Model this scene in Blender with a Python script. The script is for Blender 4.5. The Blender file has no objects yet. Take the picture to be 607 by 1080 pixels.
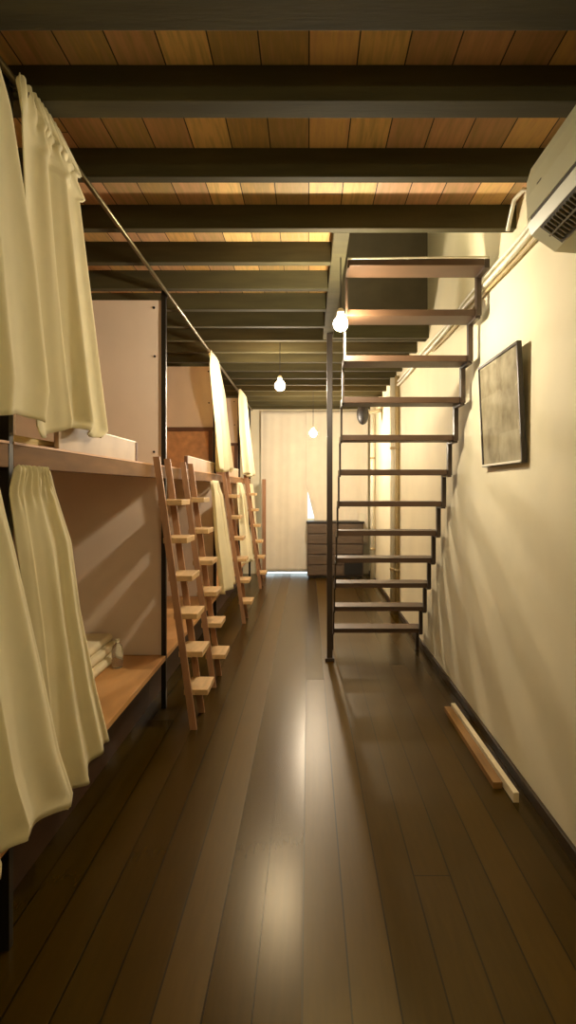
import bpy, bmesh, math, random
from mathutils import Vector, Matrix
random.seed(4)
S = bpy.context.scene
C = S.collection
H = 1.45          # camera height

# ------------------------------------------------------------------ materials
def lin(c):
    return tuple(((v/255+0.055)/1.055)**2.4 if v/255 > 0.04045 else v/255/12.92 for v in c) + (1,)

def mat(name, rgb, rough=0.6, metal=0.0, var=0.12, scale=6.0, bump=0.0, bscale=60.0, spec=0.5, stretch=(1, 1, 1), **kw):
    m = bpy.data.materials.new(name); m.use_nodes = True
    nt = m.node_tree; b = nt.nodes['Principled BSDF']
    b.inputs['Roughness'].default_value = rough
    b.inputs['Metallic'].default_value = metal
    b.inputs['Specular IOR Level'].default_value = spec
    tc = nt.nodes.new('ShaderNodeTexCoord'); mp = nt.nodes.new('ShaderNodeMapping')
    mp.inputs['Scale'].default_value = stretch
    nt.links.new(tc.outputs['Object'], mp.inputs['Vector'])
    n = nt.nodes.new('ShaderNodeTexNoise'); n.inputs['Scale'].default_value = scale
    n.inputs['Detail'].default_value = 5
    nt.links.new(mp.outputs[0], n.inputs['Vector'])
    r = nt.nodes.new('ShaderNodeValToRGB')
    c = lin(rgb)
    r.color_ramp.elements[0].position = 0.3; r.color_ramp.elements[1].position = 0.7
    r.color_ramp.elements[0].color = tuple(max(0, v*(1-var)) for v in c[:3]) + (1,)
    r.color_ramp.elements[1].color = tuple(min(1, v*(1+var)) for v in c[:3]) + (1,)
    nt.links.new(n.outputs['Fac'], r.inputs['Fac'])
    nt.links.new(r.outputs['Color'], b.inputs['Base Color'])
    if bump:
        n2 = nt.nodes.new('ShaderNodeTexNoise'); n2.inputs['Scale'].default_value = bscale
        n2.inputs['Detail'].default_value = 4
        nt.links.new(mp.outputs[0], n2.inputs['Vector'])
        bp = nt.nodes.new('ShaderNodeBump'); bp.inputs['Strength'].default_value = bump
        bp.inputs['Distance'].default_value = 0.01
        nt.links.new(n2.outputs['Fac'], bp.inputs['Height'])
        nt.links.new(bp.outputs['Normal'], b.inputs['Normal'])
    for k, v in kw.items():
        b.inputs[k].default_value = v
    return m

def emis(name, rgb, strength):
    m = bpy.data.materials.new(name); m.use_nodes = True
    nt = m.node_tree; nt.nodes.clear()
    e = nt.nodes.new('ShaderNodeEmission'); e.inputs[0].default_value = (*rgb, 1); e.inputs[1].default_value = strength
    o = nt.nodes.new('ShaderNodeOutputMaterial'); nt.links.new(e.outputs[0], o.inputs[0])
    return m

def plank_mat(name, width, length, cols, rough, seam=0.03, rvar=0.1, bump=0.3, seamcol=(0.004, 0.003, 0.001), off=0.0):
    """boards running along Y, laid side by side in X"""
    m = bpy.data.materials.new(name); m.use_nodes = True
    nt = m.node_tree; b = nt.nodes['Principled BSDF']; L = nt.links.new
    def mth(op, a, bb=None):
        n = nt.nodes.new('ShaderNodeMath'); n.operation = op
        for i, v in enumerate((a, bb)):
            if v is None: continue
            if isinstance(v, (int, float)): n.inputs[i].default_value = v
            else: L(v, n.inputs[i])
        return n.outputs[0]
    tc = nt.nodes.new('ShaderNodeTexCoord'); sp = nt.nodes.new('ShaderNodeSeparateXYZ')
    L(tc.outputs['Object'], sp.inputs[0])
    u = mth('DIVIDE', mth('ADD', sp.outputs['X'], off), width)
    iu = mth('FLOOR', u); fu = mth('FRACT', u)
    wn = nt.nodes.new('ShaderNodeTexWhiteNoise'); wn.noise_dimensions = '1D'; L(iu, wn.inputs['W'])
    v = mth('ADD', mth('DIVIDE', sp.outputs['Y'], length), wn.outputs['Value'])
    iv = mth('FLOOR', v); fv = mth('FRACT', v)
    cx = nt.nodes.new('ShaderNodeCombineXYZ'); L(iu, cx.inputs[0]); L(iv, cx.inputs[1])
    wn2 = nt.nodes.new('ShaderNodeTexWhiteNoise'); wn2.noise_dimensions = '2D'; L(cx.outputs[0], wn2.inputs['Vector'])
    mp = nt.nodes.new('ShaderNodeMapping'); mp.inputs['Scale'].default_value = (14, 1.2, 14)
    L(tc.outputs['Object'], mp.inputs['Vector'])
    gr = nt.nodes.new('ShaderNodeTexNoise'); gr.inputs['Scale'].default_value = 4; gr.inputs['Detail'].default_value = 6
    L(mp.outputs[0], gr.inputs['Vector'])
    rp = nt.nodes.new('ShaderNodeValToRGB'); rp.color_ramp.interpolation = 'LINEAR'
    els = rp.color_ramp.elements
    els[0].position = 0; els[0].color = lin(cols[0]); els[1].position = 1; els[1].color = lin(cols[-1])
    for i, c in enumerate(cols[1:-1], 1):
        e = els.new(i/(len(cols)-1)); e.color = lin(c)
    fac = mth('ADD', mth('MULTIPLY', wn2.outputs['Value'], 0.75), mth('MULTIPLY', mth('SUBTRACT', gr.outputs['Fac'], 0.3), 0.5))
    L(fac, rp.inputs['Fac'])
    sm = mth('MAXIMUM', mth('LESS_THAN', fu, seam), mth('LESS_THAN', fv, 0.004/length*1.2))
    mx = nt.nodes.new('ShaderNodeMix'); mx.data_type = 'RGBA'
    L(sm, mx.inputs[0]); L(rp.outputs[0], mx.inputs[6]); mx.inputs[7].default_value = (*seamcol, 1)
    L(mx.outputs[2], b.inputs['Base Color'])
    n3 = nt.nodes.new('ShaderNodeTexNoise'); n3.inputs['Scale'].default_value = 2.5; n3.inputs['Detail'].default_value = 1.5
    L(tc.outputs['Object'], n3.inputs['Vector'])
    rr = mth('ADD', mth('ADD', rough-rvar*0.6, mth('MULTIPLY', wn2.outputs['Value'], rvar)), 0.0)
    L(rr, b.inputs['Roughness'])
    h = mth('SUBTRACT', mth('MULTIPLY', gr.outputs['Fac'], 0.25), sm)
    bp = nt.nodes.new('ShaderNodeBump'); bp.inputs['Strength'].default_value = bump; bp.inputs['Distance'].default_value = 0.002
    L(h, bp.inputs['Height']); L(bp.outputs['Normal'], b.inputs['Normal'])
    return m

M = {}
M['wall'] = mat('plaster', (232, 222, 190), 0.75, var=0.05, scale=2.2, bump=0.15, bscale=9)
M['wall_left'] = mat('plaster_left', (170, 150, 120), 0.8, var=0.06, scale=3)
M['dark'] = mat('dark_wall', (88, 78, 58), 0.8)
M['beam'] = mat('beam_paint', (68, 62, 37), 0.85, spec=0.25, var=0.22, scale=5, bump=0.1, bscale=30, stretch=(0.4, 3, 3))
M['floor'] = plank_mat('floor_boards', 0.137, 11.0, [(46, 33, 2), (58, 41, 3), (76, 54, 5)], 0.29, seam=0.04, rvar=0.14, bump=0.12, off=0.02)
_fb = M['floor'].node_tree.nodes['Principled BSDF']; _fb.inputs['Specular Tint'].default_value = (1, .74, .26, 1); _fb.inputs['Specular IOR Level'].default_value = .3
M['ceil'] = plank_mat('ceiling_boards', 0.16, 7, [(128, 108, 64), (204, 156, 92), (160, 134, 84), (196, 148, 108), (222, 180, 114), (162, 138, 82)], 0.7, seam=0.03, rvar=0.1, seamcol=(0.03, 0.02, 0.01))
M['base'] = mat('dark_skirting', (58, 44, 24), 0.5)
M['panel'] = mat('partition_laminate', (226, 206, 188), 0.42, var=0.05, scale=2.5)
M['steel'] = mat('black_steel', (32, 27, 20), 0.4, metal=0.3)
M['rod'] = mat('rod_metal', (120, 110, 85), 0.3, metal=0.85)
M['pine'] = mat('pine', (192, 142, 96), 0.5, var=0.2, scale=4, stretch=(4, 0.6, 4), bump=0.1)
M['rail'] = mat('bunk_rail', (124, 92, 60), 0.75, spec=0.15, var=0.15, stretch=(4, .6, 4))
M['guard'] = mat('guard_board', (176, 150, 122), 0.5)
M['fin'] = mat('vent_fin', (120, 110, 80), 0.6)
M['pine_d'] = mat('pine_ladder', (158, 116, 82), 0.5, var=0.22, scale=5, stretch=(4, 4, 0.7))
M['step'] = mat('ladder_step', (200, 164, 114), 0.5, var=0.15, scale=6, stretch=(5, 0.8, 5))
M['deckply'] = mat('lower_ply', (196, 146, 90), 0.42, var=0.15, scale=3, stretch=(3, 0.8, 3))
M['brown'] = mat('brown_board', (96, 62, 38), 0.6, var=0.2, stretch=(1, 0.3, 3))
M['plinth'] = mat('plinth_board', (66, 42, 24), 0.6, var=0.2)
M['cloth'] = mat('curtain_cloth', (248, 240, 208), 0.9, var=0.03, scale=14, bump=0.06, bscale=300, spec=0.1)
_m = M['cloth'].node_tree; _b = _m.nodes['Principled BSDF']; _o = _m.nodes['Material Output']
_t = _m.nodes.new('ShaderNodeBsdfTranslucent'); _t.inputs[0].default_value = lin((240, 230, 190)); _x = _m.nodes.new('ShaderNodeMixShader'); _x.inputs[0].default_value = 0.35
_m.links.new(_b.outputs[0], _x.inputs[1]); _m.links.new(_t.outputs[0], _x.inputs[2]); _m.links.new(_x.outputs[0], _o.inputs[0])
M['bed'] = mat('bedding', (228, 214, 180), 0.9, var=0.06, bump=0.2, bscale=40, spec=0.1)
M['mattress'] = mat('mattress_cloth', (206, 182, 128), 0.85, var=0.08)
M['stair'] = mat('stair_paint', (76, 54, 36), 0.42, var=0.15)
M['stair_d'] = mat('stair_steel', (58, 44, 32), 0.42, var=0.15, metal=0.1)
M['white'] = mat('white_plastic', (226, 220, 196), 0.4, var=0.04)
M['acw'] = mat('aircon_plastic', (206, 204, 172), 0.45, var=0.02)
M['vent'] = mat('vent_dark', (66, 60, 44), 0.6)
M['black'] = mat('black_plastic', (26, 23, 20), 0.5)
M['cab'] = mat('cabinet_wood', (92, 76, 60), 0.5, var=0.2, stretch=(1, 1, 5))
M['cabtop'] = mat('cabinet_top', (36, 30, 26), 0.4)
M['frame'] = mat('frame_wood', (48, 38, 26), 0.4)
M['tan'] = mat('tan_paint', (176, 156, 112), 0.6)
M['batten'] = mat('batten_wood', (150, 112, 62), 0.6, var=0.2, stretch=(5, 0.6, 5))
M['linen'] = mat('end_curtain', (236, 226, 204), 0.9, var=0.03, spec=0.1)
M['sky'] = emis('daylight', (0.82, 0.97, 1.0), 1.8)
M['bulb'] = emis('bulb_glow', (1.0, 0.87, 0.64), 1150)
M['bulb2'] = emis('bulb_glow_far', (1.0, 0.85, 0.64), 900)
M['bulb3'] = emis('bulb_glow_end', (1.0, 0.85, 0.66), 1500)
M['bulb5'] = emis('fill_glow_near', (1.0, 0.92, 0.58), 430)  # for the added fill bulb behind the camera
M['bulb4'] = emis('fill_glow_stairwell', (1.0, 0.90, 0.55), 260)  # for the added bulb hidden in the stairwell
g = mat('clear_plastic', (235, 235, 230), 0.08, var=0.0); gb = g.node_tree.nodes['Principled BSDF']
gb.inputs['Transmission Weight'].default_value = 0.9; gb.inputs['IOR'].default_value = 1.2; M['clear'] = g
# picture print: grey photographs in a grid, soft figures
def picture_mat():
    m = bpy.data.materials.new('photo_print'); m.use_nodes = True
    nt = m.node_tree; b = nt.nodes['Principled BSDF']; L = nt.links.new
    tc = nt.nodes.new('ShaderNodeTexCoord')
    mp = nt.nodes.new('ShaderNodeMapping'); mp.inputs['Scale'].default_value = (1, 3.0, 5.5); L(tc.outputs['Object'], mp.inputs['Vector'])
    vo = nt.nodes.new('ShaderNodeTexVoronoi'); vo.distance = 'CHEBYCHEV'; vo.inputs['Scale'].default_value = 1.0
    vo.inputs['Randomness'].default_value = 0.35; L(mp.outputs[0], vo.inputs['Vector'])
    n = nt.nodes.new('ShaderNodeTexNoise'); n.inputs['Scale'].default_value = 9; n.inputs['Detail'].default_value = 5; L(tc.outputs['Object'], n.inputs['Vector'])
    sx = nt.nodes.new('ShaderNodeSeparateColor'); L(vo.outputs['Color'], sx.inputs[0])
    a = nt.nodes.new('ShaderNodeMath'); a.operation = 'MULTIPLY_ADD'; a.inputs[1].default_value = 0.45; L(sx.outputs[0], a.inputs[0])
    a2 = nt.nodes.new('ShaderNodeMath'); a2.operation = 'MULTIPLY'; a2.inputs[1].default_value = 0.9; L(n.outputs['Fac'], a2.inputs[0]); L(a2.outputs[0], a.inputs[2])
    r = nt.nodes.new('ShaderNodeValToRGB'); L(a.outputs[0], r.inputs['Fac'])
    r.color_ramp.elements[0].position = 0.25; r.color_ramp.elements[0].color = lin((84, 70, 46))
    r.color_ramp.elements[1].position = 0.95; r.color_ramp.elements[1].color = lin((176, 166, 138))
    e = r.color_ramp.elements.new(0.55); e.color = lin((138, 128, 100))
    L(r.outputs[0], b.inputs['Base Color']); b.inputs['Roughness'].default_value = 0.7; b.inputs['Specular IOR Level'].default_value = 0.2
    return m
M['print'] = picture_mat()

# ------------------------------------------------------------------ mesh helpers
def box(bm, x0, x1, y0, y1, z0, z1, mtx=None, bev=0.0):
    vs = [bm.verts.new((x, y, z)) for x in (x0, x1) for y in (y0, y1) for z in (z0, z1)]
    fs = []
    for a in ((0, 1, 3, 2), (4, 6, 7, 5), (0, 4, 5, 1), (2, 3, 7, 6), (0, 2, 6, 4), (1, 5, 7, 3)):
        fs.append(bm.faces.new([vs[i] for i in a]))
    if bev:
        es = list({e for f in fs for e in f.edges})
        r = bmesh.ops.bevel(bm, geom=es, offset=bev, segments=2, affect='EDGES', profile=0.5)
    if mtx is not None:
        bmesh.ops.transform(bm, matrix=mtx, verts=[v for v in vs if v.is_valid])
    return bm

def tube(bm, pts, r, seg=10, cap=True):
    pts = [Vector(p) for p in pts]; rings = []
    for i, p in enumerate(pts):
        d = (pts[min(i+1, len(pts)-1)] - pts[max(i-1, 0)]).normalized()
        ref = Vector((0, 0, 1)) if abs(d.z) < 0.9 else Vector((1, 0, 0))
        a = d.cross(ref).normalized(); b2 = d.cross(a)
        rr = r[i] if isinstance(r, (list, tuple)) else r
        rings.append([bm.verts.new(p + (a*math.cos(2*math.pi*k/seg) + b2*math.sin(2*math.pi*k/seg))*rr) for k in range(seg)])
    for i in range(len(rings)-1):
        for k in range(seg):
            bm.faces.new((rings[i][k], rings[i][(k+1) % seg], rings[i+1][(k+1) % seg], rings[i+1][k]))
    if cap:
        bm.faces.new(rings[0]); bm.faces.new(rings[-1][::-1])
    return bm

def lathe(bm, prof, c, seg=20):
    """prof: list of (r, z), revolved about vertical through c"""
    rings = []
    for r, z in prof:
        rings.append([bm.verts.new((c[0]+max(r, 1e-4)*math.cos(2*math.pi*k/seg), c[1]+max(r, 1e-4)*math.sin(2*math.pi*k/seg), c[2]+z)) for k in range(seg)])
    for i in range(len(rings)-1):
        for k in range(seg):
            bm.faces.new((rings[i][k], rings[i][(k+1) % seg], rings[i+1][(k+1) % seg], rings[i+1][k]))
    bm.faces.new(rings[0]); bm.faces.new(rings[-1][::-1])
    return bm

def prism(bm, prof, y0, y1):
    """prof: list of (x, z) extruded along Y"""
    a = [bm.verts.new((x, y0, z)) for x, z in prof]; b = [bm.verts.new((x, y1, z)) for x, z in prof]
    n = len(prof)
    for i in range(n): bm.faces.new((a[i], a[(i+1) % n], b[(i+1) % n], b[i]))
    bm.faces.new(a); bm.faces.new(b[::-1])
    return bm

def obj(name, bm, m, parent=None, smooth=False, label=None):
    bmesh.ops.recalc_face_normals(bm, faces=bm.faces[:])
    if smooth:
        for f in bm.faces: f.smooth = True
    me = bpy.data.meshes.new(name); bm.to_mesh(me); bm.free()
    me.materials.append(M[m])
    o = bpy.data.objects.new(name, me); C.objects.link(o)
    if parent is not None:
        o.parent = parent
        o.matrix_parent_inverse = Matrix.Translation(-parent.location) if not parent.get('_local') else Matrix()
    if label: o['label'] = label
    return o

def NB(): return bmesh.new()
def struct(name, bm, m):
    o = obj(name, bm, m); o['kind'] = 'structure'; return o
def tag(o, label, cat, group=None):
    o['label'] = label; o['category'] = cat
    if group: o['group'] = group
    return o
def thing(name, label, cat, loc=(0, 0, 0), group=None):
    o = bpy.data.objects.new(name, None); C.objects.link(o); o.location = loc; o.empty_display_size = 0.1
    return tag(o, label, cat, group)
def dup(root, loc, label):
    r = root.copy(); C.objects.link(r); r.location = loc; r['label'] = label
    for ch in list(root.children):
        c = ch.copy(); C.objects.link(c); c.parent = r
        for g2 in ch.children:
            d = g2.copy(); C.objects.link(d); d.parent = c
    return r

# ------------------------------------------------------------------ room
XR, XL, YN, YE = 1.04, -1.95, -1.2, 10.3
ZB, ZC, ZU = 2.75, 2.87, 4.0
SX, SY0, SY1 = 0.13, 3.09, 5.3      # stairwell opening
struct('floor', box(NB(), XL-.1, XR+.1, YN-.1, YE+.1, -0.1, 0), 'floor')
b = NB()
box(b, XL, SX, YN, YE, ZC, ZC+.1); box(b, SX, XR, YN, SY0, ZC, ZC+.1); box(b, SX, XR, SY1, YE, ZC, ZC+.1)
struct('ceiling', b, 'ceil')
struct('wall_right', box(NB(), XR, XR+.1, YN, YE, 0, ZU), 'wall')
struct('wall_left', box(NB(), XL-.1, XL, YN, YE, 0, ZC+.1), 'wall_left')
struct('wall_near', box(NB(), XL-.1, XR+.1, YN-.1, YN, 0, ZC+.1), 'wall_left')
# end wall with a glazed opening behind the curtains
b = NB(); wx0, wx1, wz0, wz1 = -0.76, 0.32, 0.0, 2.1
box(b, XL-.1, wx0, YE, YE+.1, 0, ZC+.1); box(b, wx1, XR+.1, YE, YE+.1, 0, ZC+.1)
box(b, wx0, wx1, YE, YE+.1, wz1, ZC+.1)
struct('wall_end', b, 'wall')
struct('window_1', box(NB(), wx0, wx1, YE+.05, YE+.07, wz0, wz1), 'sky')
b = NB()
for x in (wx0, wx1-.04): box(b, x, x+.04, YE+.01, YE+.05, 0, wz1)
box(b, wx0+.04, wx1-.04, YE+.01, YE+.05, wz1-.04, wz1); box(b, wx0+.04, wx1-.04, YE+.012, YE+.048, .9, .94)
struct('trim_window', b, 'white')
# stairwell shaft over the opening
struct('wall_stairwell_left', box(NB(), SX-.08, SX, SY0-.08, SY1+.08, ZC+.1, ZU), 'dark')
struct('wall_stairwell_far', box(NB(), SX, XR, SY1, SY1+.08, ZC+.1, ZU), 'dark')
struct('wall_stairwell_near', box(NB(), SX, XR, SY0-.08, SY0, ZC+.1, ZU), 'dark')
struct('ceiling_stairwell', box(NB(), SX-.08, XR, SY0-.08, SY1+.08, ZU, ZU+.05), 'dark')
struct('baseboard_right', box(NB(), XR-.018, XR, YN, YE, 0, 0.055, bev=0.003), 'base')
struct('baseboard_end', box(NB(), 0.32, XR-.018, YE-.015, YE, 0, 0.07), 'white')
# ceiling beams
beams = [(-0.4, -.3), (0.1, .2), (0.62, .72), (1.12, 1.22), (1.58, 1.726), (2.033, 2.133), (2.53, 2.585), (3.035, 3.09)]
y = 3.49
while y < YE-.15: beams.append((y, y+.06)); y += 0.46
for i, (a, c) in enumerate(beams):
    x1 = XR if (c <= SY0+.001 or a >= SY1-.02) else SX
    struct('trim_%d' % (i+1), box(NB(), XL, x1, a, c, ZB, ZC, bev=0.004), 'beam')
struct('trim_stairwell_side', box(NB(), SX, SX+.08, SY0, SY1, ZB, ZC+.1), 'beam')
struct('trim_stairwell_end', box(NB(), SX+.08, XR, SY1-.06, SY1, ZB, ZC+.1), 'beam')

# ------------------------------------------------------------------ bunks
BX = -0.937
bays = [(-0.15, 1.93), (1.93, 4.02), (4.02, 6.2), (6.2, 8.35), (8.35, 9.85)]
ord_lab = ['plywood bunk bed nearest the camera, mostly behind the two leftmost curtains',
           'plywood double bunk bed with bare lower deck, bottle and folded bedding on it',
           'double bunk bed past the first black post, with brown headboard on its upper deck',
           'double bunk bed behind the middle pair of bunched white curtains',
           'farthest double bunk bed, at the end wall behind the last pair of curtains']
def bunk(i, y0, y1):
    t = thing('bunk_bed', ord_lab[i], 'bunk bed', (BX, y1, 0), 'double bunks along the left side')
    e = 0.012
    obj('upper_rail', box(NB(), BX-.03, BX, y0+e*0, y1-.032, 1.515, 1.590, bev=.003), 'rail', t)
    obj('rail_lit_edge', box(NB(), BX-.032, BX+.002, y0, y1-.032, 1.590, 1.598), 'pine', t)  # paler strip, stands for the highlight along the rail's top edge
    b = NB(); box(b, XL+.02, BX-.03, y0+.002, y1-.03, 1.565, 1.590)
    obj('upper_deck', b, 'pine', t)
    obj('lower_deck', box(NB(), XL+.02, BX, y0+.002, y1-.032, .32, .35, bev=.002), 'deckply', t)
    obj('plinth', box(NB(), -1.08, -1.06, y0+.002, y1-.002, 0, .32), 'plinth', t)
    obj('post', box(NB(), BX-.03, BX, y1-.03, y1, 0, ZB, bev=.002), 'steel', t)
    if i < 4:
        p = obj('upper_partition', box(NB(), XL+.02, BX-.031, y1-.018, y1, 1.592, 2.69), 'panel', t)
        for (sx, sz) in ((-.05, .05), (-.045, .37), (-.05, 1.0)):
            obj('screw', tube(NB(), [(BX-.03+sx, y1-.024, 2.69-sz), (BX-.03+sx, y1-.018, 2.69-sz)], .008, 8), 'black', p)
        obj('lower_partition', box(NB(), XL+.02, BX-.031, y1-.018, y1, .352, 1.563), 'panel', t)
    return t
B = [bunk(i, *bb) for i, bb in enumerate(bays)]
# guard boards
def guard(t, y0, y1, endnear):
    g = obj('guard_board', box(NB(), BX-.028, BX-.008, y0, y1, 1.598, 1.70, bev=.002), 'guard', t)
    obj('guard_cap', box(NB(), BX-.03, BX-.006, y0, y1, 1.7, 1.706), 'white', g)
    ye = (y0-.03, y0) if endnear else (y1, y1+.03)
    obj('end_block', box(NB(), BX-.03, BX-.005, ye[0], ye[1], 1.598, 1.702), 'brown', g)
guard(B[1], 2.3, 3.32, False); guard(B[2], 4.76, 6.1, True); guard(B[3], 6.9, 8.2, True)
# headboards with brown frames
for t, yy in ((B[2], 6.2), (B[3], 8.35)):
    h = obj('headboard', box(NB(), XL+.03, BX-.06, yy-.035, yy-.02, 1.592, 2.03), 'pine', t)
    b = NB(); box(b, XL+.03, BX-.03, yy-.05, yy-.0195, 2.03, 2.07); box(b, BX-.075, BX-.034, yy-.05, yy-.0355, 1.592, 2.03)
    obj('headboard_frame', b, 'brown', h)
struct('trim_bunk_end', box(NB(), -.76, -.70, 9.98, 10.03, 0, 1.6, bev=.003), 'pine_d')

tag(obj('mattress', box(NB(), XL+.1, BX-.04, 0.0, 1.86, 1.592, 1.66, bev=.015), 'mattress'),
    'thin tan mattress on the nearest upper deck, edge showing under the leftmost curtain', 'mattress')
tag(obj('mattress', box(NB(), XL+.1, -1.0, 2.0, 2.62, 1.592, 1.635, bev=.015), 'mattress'),
    'folded tan mattress on the upper deck under the second hanging curtain', 'mattress')

# curtain rail under the beams
t = thing('curtain_rod', 'long thin metal curtain rod running along the ceiling above the upper bunks', 'curtain rod', (BX+.02, 4.0, 2.72))
obj('rod', tube(NB(), [(BX+.02, 0, 2.72), (BX+.02, 9.9, 2.72)], .011, 10), 'rod', t, True)
for y1 in (1.93, 4.02, 6.2, 8.35):
    obj('bracket', box(NB(), BX+.001, BX+.0088, y1-.025, y1-.005, 2.705, 2.745), 'steel', t)
tag(obj('electric_cable', tube(NB(), [(BX+.006, 0.2, 2.7455), (BX+.006, 1.88, 2.7455), (BX+.006, 3.0, 2.7455), (BX+.006, 5, 2.7455), (BX+.006, 9.8, 2.7455)], .004, 8), 'black'),
    'thin dark cable strung beside the curtain rod under the beams', 'cable')

# ------------------------------------------------------------------ curtains
def interp(keys, v):
    for i in range(len(keys)-1):
        a, c = keys[i], keys[i+1]
        if v <= c[0]:
            t = (v-a[0])/(c[0]-a[0]) if c[0] > a[0] else 0
            return [p+(q-p)*t for p, q in zip(a[1:], c[1:])]
    return list(keys[-1][1:])
def curtain(keys, z0, zh, n, amp, seed, gather=0.5, nu=150, nv=60, hemwave=.02):
    """keys: (v, y_near, y_far, x) rows from top (v=0) to hem; zh=(hem near, hem far)"""
    r = random.Random(seed); b = NB()
    ph = [r.uniform(0, 6.28) for _ in range(6)]
    grid = []
    for j in range(nv+1):
        v = j/nv; ya, yb, x, = interp(keys, v)
        row = []
        for i in range(nu+1):
            u = i/nu
            zb = zh[0]+(zh[1]-zh[0])*u + hemwave*math.sin(u*7+ph[3])
            z = z0+(zb-z0)*v
            uu = u + 0.03*math.sin(2*math.pi*u*1.7+ph[0]) + 0.02*v*math.sin(4*v+ph[1])
            a = amp*(gather+(1-gather)*v)*math.sin(math.pi*min(1, max(.12, u*1.02)))**0.3
            w = math.sin(2*math.pi*n*uu+ph[2]) + .16*math.sin(2*math.pi*n*2.3*uu+ph[4]+2*v)+.3*math.sin(2*math.pi*n*.5*uu+ph[5]-1.5*v)
            # gathered heading: tight small pleats near the top
            top = max(0, 1-v*9)
            w = w*(1-top) + top*math.sin(2*math.pi*n*3.2*uu)
            yy = ya+(yb-ya)*(u + .018*math.cos(2*math.pi*n*uu+ph[2])*(1-top))
            row.append(b.verts.new((x + a*w, yy, z + .012*top*math.sin(2*math.pi*n*3.2*uu+1))))
        grid.append(row)
    for j in range(nv):
        for i in range(nu):
            b.faces.new((grid[j][i], grid[j][i+1], grid[j+1][i+1], grid[j+1][i]))
    return b
def add_curtain(label, group, rings, *a, **k):
    o = obj('curtain', curtain(*a, **k), 'cloth', None, True)
    sol = o.modifiers.new('thick', 'SOLIDIFY'); sol.thickness = .004
    tag(o, label, 'curtain', group)
    for i in range(rings):
        ya, yb, x = a[0][0][1:]; yy = ya+(yb-ya)*(i+.5)/rings
        b = NB(); z = a[1]
        R = .018; pts = [(BX+.02+R*math.cos(q*math.pi/6), yy, 2.72+R*math.sin(q*math.pi/6)) for q in range(13)]
        rg = obj('ring', tube(b, pts, .003, 6, False), 'rod', None, True); rg.parent = o
    return o
G1, G2 = 'white curtains of the upper bunks', 'white curtains of the lower bunks'
add_curtain('white curtain cut by the left picture edge, hanging over the nearest upper bunk', G1, 5,
    [(0, 1.05, 1.67, -.875), (.15, 1.05, 1.74, -.86), (.55, 1.1, 1.87, -.845), (.9, 1.1, 1.95, -.84), (1, 1.1, 1.92, -.84)], 2.70, (1.66, 1.645), 3.4, .022, 1)
add_curtain('tall bunched white curtain with ruffled top on the first black post, upper bunk', G1, 6,
    [(0, 1.87, 2.2, -.90), (.02, 1.87, 2.30, -.90), (.045, 1.87, 2.42, -.90), (.075, 1.87, 2.34, -.90), (.12, 1.87, 2.45, -.90), (.15, 1.87, 2.38, -.90), (.5, 1.9, 2.52, -.90), (.85, 1.94, 2.66, -.90), (.97, 1.96, 2.71, -.90), (1, 2.0, 2.62, -.90)],
    2.73, (1.635, 1.69), 3.2, .027, 8)
add_curtain('bunched white curtain hanging past the upper deck edge just beyond the brown headboard', G1, 4,
    [(0, 5.55, 6.12, -.905), (.25, 5.6, 6.5, -.89), (.6, 5.8, 6.65, -.88), (1, 5.85, 6.9, -.87)], 2.70, (1.63, 1.64), 3, .05, 11, nu=90, nv=40)
add_curtain('farthest bunched white curtain on the upper bunks, near the end wall', G1, 4,
    [(0, 7.7, 8.5, -.875), (.5, 7.9, 8.9, -.87), (1, 8.3, 9.3, -.85)], 2.70, (1.63, 1.64), 3, .05, 15, nu=90, nv=40)
add_curtain('lowest nearest white curtain at the left edge, hanging almost to the floor', G2, 0,
    [(0, 1.05, 1.70, -.875), (.2, 1.07, 1.80, -.865), (.5, 1.1, 1.93, -.85), (.8, 1.15, 2.06, -.84), (.97, 1.2, 2.17, -.835), (1, 1.2, 2.15, -.835)], 1.512, (.50, .34), 4, .022, 21)
add_curtain('flared white curtain hanging over the edge of the lower deck beside folded bedding', G2, 0,
    [(0, 1.88, 2.12, -.905), (.06, 1.88, 2.2, -.92), (.22, 1.9, 2.31, -.905), (.45, 1.98, 2.40, -.905), (.75, 2.03, 2.56, -.90), (1, 2.1, 2.72, -.895)], 1.512, (.32, .30), 2.7, .024, 27)
add_curtain('long flared white curtain on the lower bunk behind the second wooden ladder', G2, 0,
    [(0, 5.65, 6.0, -.90), (.12, 5.6, 6.15, -.88), (.5, 5.6, 6.3, -.85), (1, 5.55, 6.42, -.79)], 1.512, (.5, .46), 3, .055, 31, nu=90, nv=40)
add_curtain('white curtain on the lower bunk between the third and fourth wooden ladders', G2, 0,
    [(0, 7.7, 8.1, -.90), (.12, 7.65, 8.2, -.88), (.5, 7.8, 8.4, -.86), (1, 7.8, 8.6, -.81)], 1.512, (.48, .45), 3, .05, 35, nu=90, nv=40)
add_curtain('small white curtain on the lower bunk right beside the end wall', G2, 0,
    [(0, 9.25, 9.6, -.89), (.5, 9.2, 9.75, -.86), (1, 9.25, 9.8, -.82)], 1.512, (.45, .4), 2, .04, 37, nu=60, nv=30)

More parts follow.
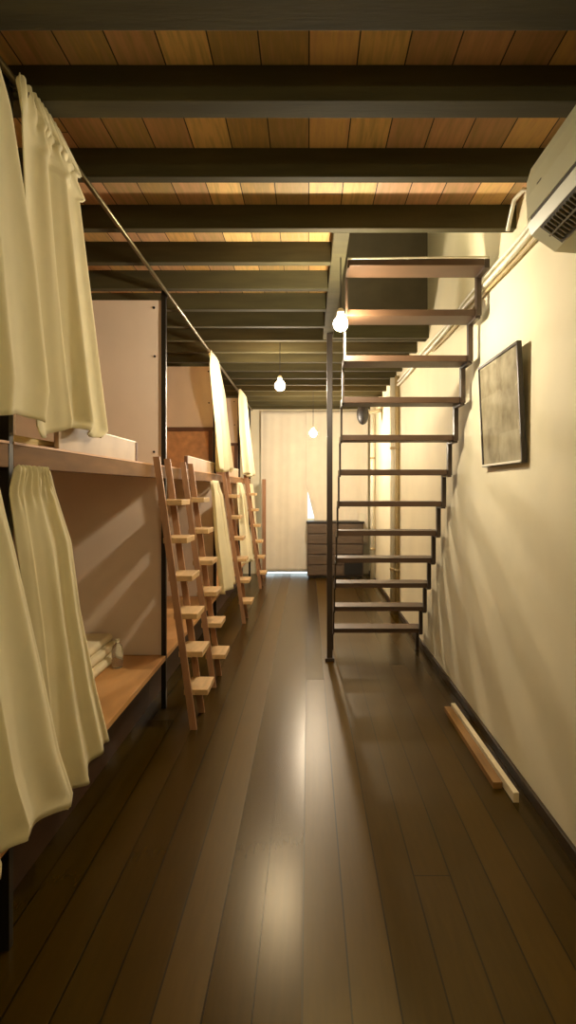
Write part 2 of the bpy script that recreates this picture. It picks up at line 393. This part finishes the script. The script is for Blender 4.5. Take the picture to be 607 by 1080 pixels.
# ------------------------------------------------------------------ ladders
LW = 0.30
def ladder():
    t = thing('bunk_ladder', 'nearest wooden bunk ladder, before the black post, flat pale steps', 'ladder', (0, 0, 0), 'wooden ladders up to the upper bunks')
    t['_local'] = 1
    def rx(z): return -.690 + (-.908+.690)*z/1.60
    for k, y0 in enumerate((0, LW-.022)):
        b = NB(); vs = []
        for z in (0, 1.64):
            x = rx(z)
            vs.append([b.verts.new((x+dx, y0+dy, z)) for dx, dy in ((-.020, 0), (.020, 0), (.020, .022), (-.020, .022))])
        for q in range(4): b.faces.new((vs[0][q], vs[0][(q+1) % 4], vs[1][(q+1) % 4], vs[1][q]))
        b.faces.new(vs[0]); b.faces.new(vs[1][::-1])
        obj('side_rail', b, 'pine_d', t)
    for k in range(6):
        z = .235+.229*k; x = rx(z)
        s = obj('step', box(NB(), x-.03, x+.115, .0225, LW-.0225, z-.034, z, bev=.003), 'step', t)
    return t
L0 = ladder(); L0.location = (0, 3.64, 0); del L0['_local']
dup(L0, (0, 4.41, 0), 'second wooden bunk ladder, just past the black post')
dup(L0, (0, 6.5, 0), 'third wooden bunk ladder, against the middle white curtains')
dup(L0, (0, 8.75, 0), 'farthest wooden bunk ladder, close to the end wall')

# ------------------------------------------------------------------ things on the bunks
t = thing('folded_bedding', 'stack of folded white bedding at the far corner of the lower deck', 'bedding', (-1.5, 3.7, .35))
for k, (dz, dx, dy) in enumerate(((0, 0, 0), (.055, .02, .01), (.105, .05, .03))):
    b = NB(); box(b, -1.82+dx, -1.22-dx, 3.36+dy, 3.96, .351+dz, .351+dz+.052, bev=.022)
    o = obj('folded_layer', b, 'bed', t, True)
t = thing('water_bottle', 'small clear plastic bottle standing on the lower deck beside folded bedding', 'bottle', (-1.17, 3.72, .35))
b = NB(); lathe(b, [(.028, 0), (.034, .008), (.034, .05), (.030, .06), (.034, .07), (.034, .11), (.026, .135), (.012, .15), (.012, .16)], (-1.17, 3.72, .351), 20)
obj('bottle_body', b, 'clear', t, True)
obj('cap', lathe(NB(), [(.014, 0), (.014, .018)], (-1.17, 3.72, .508), 16), 'white', t)
tag(obj('black_item', box(NB(), -1.44, -1.38, 3.44, 3.5, .512, .54, bev=.012), 'black', None, True), 'small black object lying on the folded white bedding', 'small object')  # plain dark item, kind unknown

# ------------------------------------------------------------------ staircase
u0 = H/175.3; f = 640.0
Z0 = u0*f; R_ = 27.3*u0; Gg = 0.0338*Z0
sxl, sxr = .215, .965
t = thing('staircase', 'open-riser brown steel staircase climbing toward the camera along the right wall', 'staircase', (.6, Z0, 0))
b = NB(); bl = NB(); s = .028
for i in range(12):
    z = R_*(i+1); yn = Z0 - Gg*i; yf = yn+Gg+.02
    tr = obj('tread', box(NB(), sxl, sxr, yn, yf, z-.038, z, bev=.003), 'stair', t)
    if i == 11:
        obj('nosing', tube(NB(), [(sxl, yn-.006, z-.004), (sxr+.025, yn-.006, z+.006)], .006, 8), 'white', tr, label='thin white nosing strip')
    # sawtooth stringers: vertical pieces between treads, flat piece under each tread
    for bb, x0, x1 in ((b, sxr, sxr+s), (bl, sxl-.002, sxl+.010)):
        box(bb, x0, x1, yn, yf, z-.052, z-.038 if bb is bl else z-.002)
        zz = z-R_ if i else 0
        box(bb, x0, x1, yf-.045, yf-.001, zz if i == 0 else zz-.04, z-.045)
obj('right_stringer', b, 'stair_d', t); obj('left_stringer', bl, 'stair_d', t)
# newel post to the floor above
p = obj('newel_post', box(NB(), .155, .202, 5.08, 5.127, 0, 3.55, bev=.003), 'stair_d', t)
obj('post_foot', box(NB(), .14, .217, 5.06, 5.145, 0, .03, bev=.004), 'stair_d', p)

# ------------------------------------------------------------------ pendant bulbs
def lamp(x, y, z, m, ztop, label, r=.046):
    t = thing('pendant_bulb', label, 'lamp', (x, y, ztop), 'bare bulbs under the beams')
    obj('cord', tube(NB(), [(x, y, ztop), (x, y, z+r+.05)], .004, 6), 'black', t)
    obj('socket', lathe(NB(), [(.012, .06), (.02, .05), (.022, 0)], (x, y, z+r-.012), 14), 'white', t, True)
    b = NB(); bmesh.ops.create_uvsphere(b, u_segments=20, v_segments=12, radius=r)
    bmesh.ops.translate(b, vec=(x, y, z), verts=b.verts)
    obj('bulb', b, m, t, True)
lamp(.182, 3.42, 2.375, 'bulb', ZB, 'nearest glowing bulb, brightest, at the left edge of the stairs', r=.04)
lamp(-.264, 5.63, 2.40, 'bulb2', ZC, 'glowing bulb over the middle of the aisle, left of the stairs')
lamp(.45, 3.75, 3.6, 'bulb4', ZU, 'added unseen bulb high in the stairwell, brightening the upper wall')  # added lamp, never in view, lights the upper right wall
lamp(.35, -.6, 2.40, 'bulb5', ZC, 'added unseen fill bulb behind the viewer, brightening the near curtains')  # added fill lamp out of view, lifts near curtains and ceiling
lamp(.065, 8.28, 2.20, 'bulb3', ZC, 'farthest glowing bulb, hanging before the end curtains')

# ------------------------------------------------------------------ air conditioner, pipes
t = thing('air_conditioner', 'white wall air conditioner high on the right wall with dark vent grille', 'air conditioner', (1.0, 1.8, 2.3))
prof = [(1.038, 2.305), (.90, 2.315), (.815, 2.375), (.800, 2.415), (.797, 2.50), (.80, 2.56), (.815, 2.605), (.85, 2.635), (.90, 2.645), (1.038, 2.645)]
o = obj('body', prism(NB(), prof, 1.42, 2.22), 'acw', t)
# front cover, a second skin with a curved lower seam
b = NB(); cp = [(.796, 2.425), (.790, 2.50), (.793, 2.56), (.808, 2.61), (.845, 2.642), (.9, 2.652), (.9, 2.645), (.85, 2.635), (.815, 2.605), (.80, 2.56), (.797, 2.50), (.799, 2.425)]
obj('front_cover', prism(b, cp, 1.425, 2.205), 'acw', t)
obj('seam', prism(NB(), [(.7975, 2.414), (.806, 2.414), (.806, 2.424), (.7975, 2.424)], 1.43, 2.18), 'vent', t)
# louvre on the slanted lower face
dx, dz = (.90-.815), (2.315-2.375); nl = math.hypot(dx, dz); ex, ez = dx/nl, dz/nl; nx, nz = ez, -ex
def pt(s, d): return (.815+ex*s+nx*d, 2.375+ez*s+nz*d)
obj('outlet', prism(NB(), [pt(.002, .0), pt(.098, .0), pt(.098, .003), pt(.002, .003)], 1.47, 2.14), 'vent', t)
for k in range(26):
    yy = 1.48+k*.0255
    obj('fin', prism(NB(), [pt(.010, .003), pt(.090, .003), pt(.084, .010), pt(.014, .010)], yy, yy+.004), 'fin', t)
obj('louvre', prism(NB(), [pt(.046, .010), pt(.052, .010), pt(.052, .013), pt(.046, .013)], 1.475, 2.135), 'fin', t)
obj('indicator', box(NB(), .7895, .7925, 2.06, 2.10, 2.50, 2.506), 'vent', t)
for k, (x, z, r, m, lab) in enumerate(((1.015, 2.62, .015, 'white', 'thick white pipe along the top of the right wall, leaving the air conditioner'),
                             (1.019, 2.665, .011, 'white', 'white conduit running just above the thick white pipe on the right wall'),
                             (1.022, 2.575, .009, 'tan', 'thin tan cable pipe running lowest below the white pipes'))):
    yend = (8.9, 9.9, 5.9)[k]
    pts = [(x, 2.215+.02, z-.1 if k < 2 else z), (x, 2.32, z-.01)] + [(x+.004*math.sin(q*1.7+k), 2.5+q*.5, z+.006*math.cos(q*2.1+k)) for q in range(int((yend-2.5)/.5))]
    tag(obj('wall_pipe', tube(NB(), pts, r, 10), m, None, True), lab, 'pipe', 'pipes along the right wall')
tag(obj('bent_pipe', tube(NB(), [(1.0, 2.66, 2.65), (.985, 2.64, 2.74), (.95, 2.68, 2.77), (.935, 2.76, 2.76), (.935, 2.85, 2.66)], .010, 10), 'white', None, True), 'short bent white pipe hooked up between the beams beside the air conditioner', 'pipe')

# picture
t = thing('framed_picture', 'dark framed print of grey photographs hanging on the right wall', 'picture', (1.02, 3.2, 1.57))
b = NB(); py0, py1, pz0, pz1 = 2.87, 3.53, 0, .578; w = .013
mtx = Matrix.Translation((1.022, 0, 1.572)) @ Matrix.Rotation(math.radians(-2.6), 4, 'Y')
def pb(*a): 
    b = NB(); box(b, *a, mtx=mtx); return b
b = NB()
for a in ((-.012, .012, py0, py1, 0, w), (-.012, .012, py0, py1, pz1-w, pz1), (-.012, .012, py0, py0+w, w, pz1-w), (-.012, .012, py1-w, py1, w, pz1-w)): box(b, *a)
bmesh.ops.transform(b, matrix=mtx, verts=b.verts)
obj('frame', b, 'frame', t)
o = obj('print', pb(-.004, .006, py0+w, py1-w, w, pz1-w), 'print', t)
obj('lower_lip', pb(-.017, -.012, py0+.006, py1-.006, w*.3, w*1.1), 'white', t, label='pale lower edge of the frame')

# battens on the floor by the right wall
tag(obj('wood_plank', box(NB(), 0, .045, 0, 1.02, 0, .03, mtx=Matrix.Translation((.892, 2.93, 0)) @ Matrix.Rotation(math.radians(.5), 4, 'Z'), bev=0), 'batten'),
    'brown wooden batten lying on the floor along the right wall, on the aisle side', 'plank')
tag(obj('white_batten', box(NB(), 0, .026, 0, 1.17, 0, .045, mtx=Matrix.Translation((.945, 2.80, 0)) @ Matrix.Rotation(math.radians(.6), 4, 'Z')), 'bed'),
    'pale cream batten lying on the floor tight against the right wall skirting', 'plank')

# pipes standing on the right wall further down
for x, y, r, m, lab in ((.985, 7.05, .036, 'white', 'thick white downpipe standing against the right wall behind the stairs'),
                        (1.012, 6.92, .026, 'tan', 'slim tan pipe standing right next to the thick white downpipe'),
                        (.985, 9.35, .034, 'white', 'far white downpipe beside the slatted cabinet')):
    t = thing('downpipe', lab, 'pipe', (x, y, 0), 'vertical pipes on the right wall')
    obj('pipe', tube(NB(), [(x, y, 0), (x, y, ZB-.02)], r, 14), m, t, True)
    for z in (.5, 1.9):
        obj('clamp', tube(NB(), [(x, y, z), (x, y, z+.03)], r+.006, 14), 'tan', t, True)

# ------------------------------------------------------------------ end of the room
def flat_curtain(x0, x1, y, z0, z1, n, amp, cut=None, seed=0):
    b = NB(); nu, nv = 120, 40; r = random.Random(seed); p = r.uniform(0, 6)
    g = []
    for j in range(nv+1):
        v = j/nv; row = []
        for i in range(nu+1):
            u = i/nu; xa = x0 + (cut(v) if cut else 0)
            row.append(b.verts.new((xa+(x1-xa)*u, y+amp*(math.sin(2*math.pi*n*u+p)+.4*math.sin(2*math.pi*n*2.3*u+2*v)), z1+(z0-z1)*v)))
        g.append(row)
    for j in range(nv):
        for i in range(nu): b.faces.new((g[j][i], g[j][i+1], g[j+1][i+1], g[j+1][i]))
    return b
o = obj('end_curtain', flat_curtain(-.80, -.012, 10.22, .045, 2.74, 2.5, .006, seed=3), 'linen', None, True)
o.modifiers.new('t', 'SOLIDIFY').thickness = .004
tag(o, 'wide white curtain on the end wall, hanging full height over a lit gap', 'curtain')
o = obj('end_curtain', flat_curtain(-.04, 1.0, 10.20, .5, 2.74, 3, .008, cut=lambda v: max(0, v-.55)/.25*.14 if v < .8 else .14, seed=5), 'linen', None, True)
o.modifiers.new('t', 'SOLIDIFY').thickness = .004
tag(o, 'white curtain on the end wall above the slatted cabinet', 'curtain')

t = thing('slatted_cabinet', 'low brown cabinet with horizontal slats and black top against the end curtain', 'cabinet', (.43, 9.8, 0))
obj('body', box(NB(), -.02, .89, 9.815, 10.13, .03, .885), 'cab', t)
obj('top', box(NB(), -.035, .905, 9.79, 10.14, .886, .914, bev=.004), 'cabtop', t)
obj('plinth', box(NB(), .0, .87, 9.83, 10.1, 0, .03), 'black', t)
for k in range(5):
    z = .05+k*.168
    x1 = .56 if k < 2 else .87
    obj('slat_front', box(NB(), 0, x1, 9.79, 9.815, z, z+.15, bev=.006), 'cab', t)
d = obj('door', box(NB(), .58, .87, 9.793, 9.815, .05, .37, bev=.004), 'black', t, label='dark square compartment door')
o = box(NB(), -.05, .05, -.004, .004, 0, .13, mtx=Matrix.Translation((.86, 9.85, .914)) @ Matrix.Rotation(.25, 4, 'Y') )
b = o
tag(obj('notice_card', b, 'white'), 'small tilted white card standing on the cabinet top', 'card')
# dark round speaker high on the right
t = thing('wall_speaker', 'small dark rounded speaker hanging high at the far right of the aisle', 'speaker', (.76, 8.5, 2.49))
b = NB(); bmesh.ops.create_uvsphere(b, u_segments=20, v_segments=14, radius=1)
bmesh.ops.scale(b, vec=(.085, .09, .15), verts=b.verts); bmesh.ops.translate(b, vec=(.76, 8.5, 2.49), verts=b.verts)
obj('housing', b, 'black', t, True)
obj('arm', tube(NB(), [(.76, 8.5, 2.5), (.9, 8.52, 2.52), (1.038, 8.55, 2.56)], .025, 10), 'white', t, True)

# ------------------------------------------------------------------ world, camera, view
w = bpy.data.worlds.new('World'); S.world = w; w.use_nodes = True
w.node_tree.nodes['Background'].inputs[0].default_value = (0.9, 0.8, 0.5, 1)
w.node_tree.nodes['Background'].inputs[1].default_value = 0.02
for o in bpy.data.objects:
    if '_local' in o: del o['_local']
cam = bpy.data.cameras.new('Camera'); co = bpy.data.objects.new('Camera', cam); C.objects.link(co)
co.location = (0, 0, H); co.rotation_euler = (math.pi/2, 0, 0)
cam.sensor_fit = 'VERTICAL'; cam.sensor_height = 36; cam.sensor_width = 36
cam.lens = 640/1080*36
cam.shift_x = -21.5/1080; cam.shift_y = -25/1080
cam.clip_start = .05
S.camera = co
vs = S.view_settings; vs.view_transform = 'Standard'; vs.look = 'None'; vs.gamma = 1; vs.use_curve_mapping = False
vs.exposure = -0.05
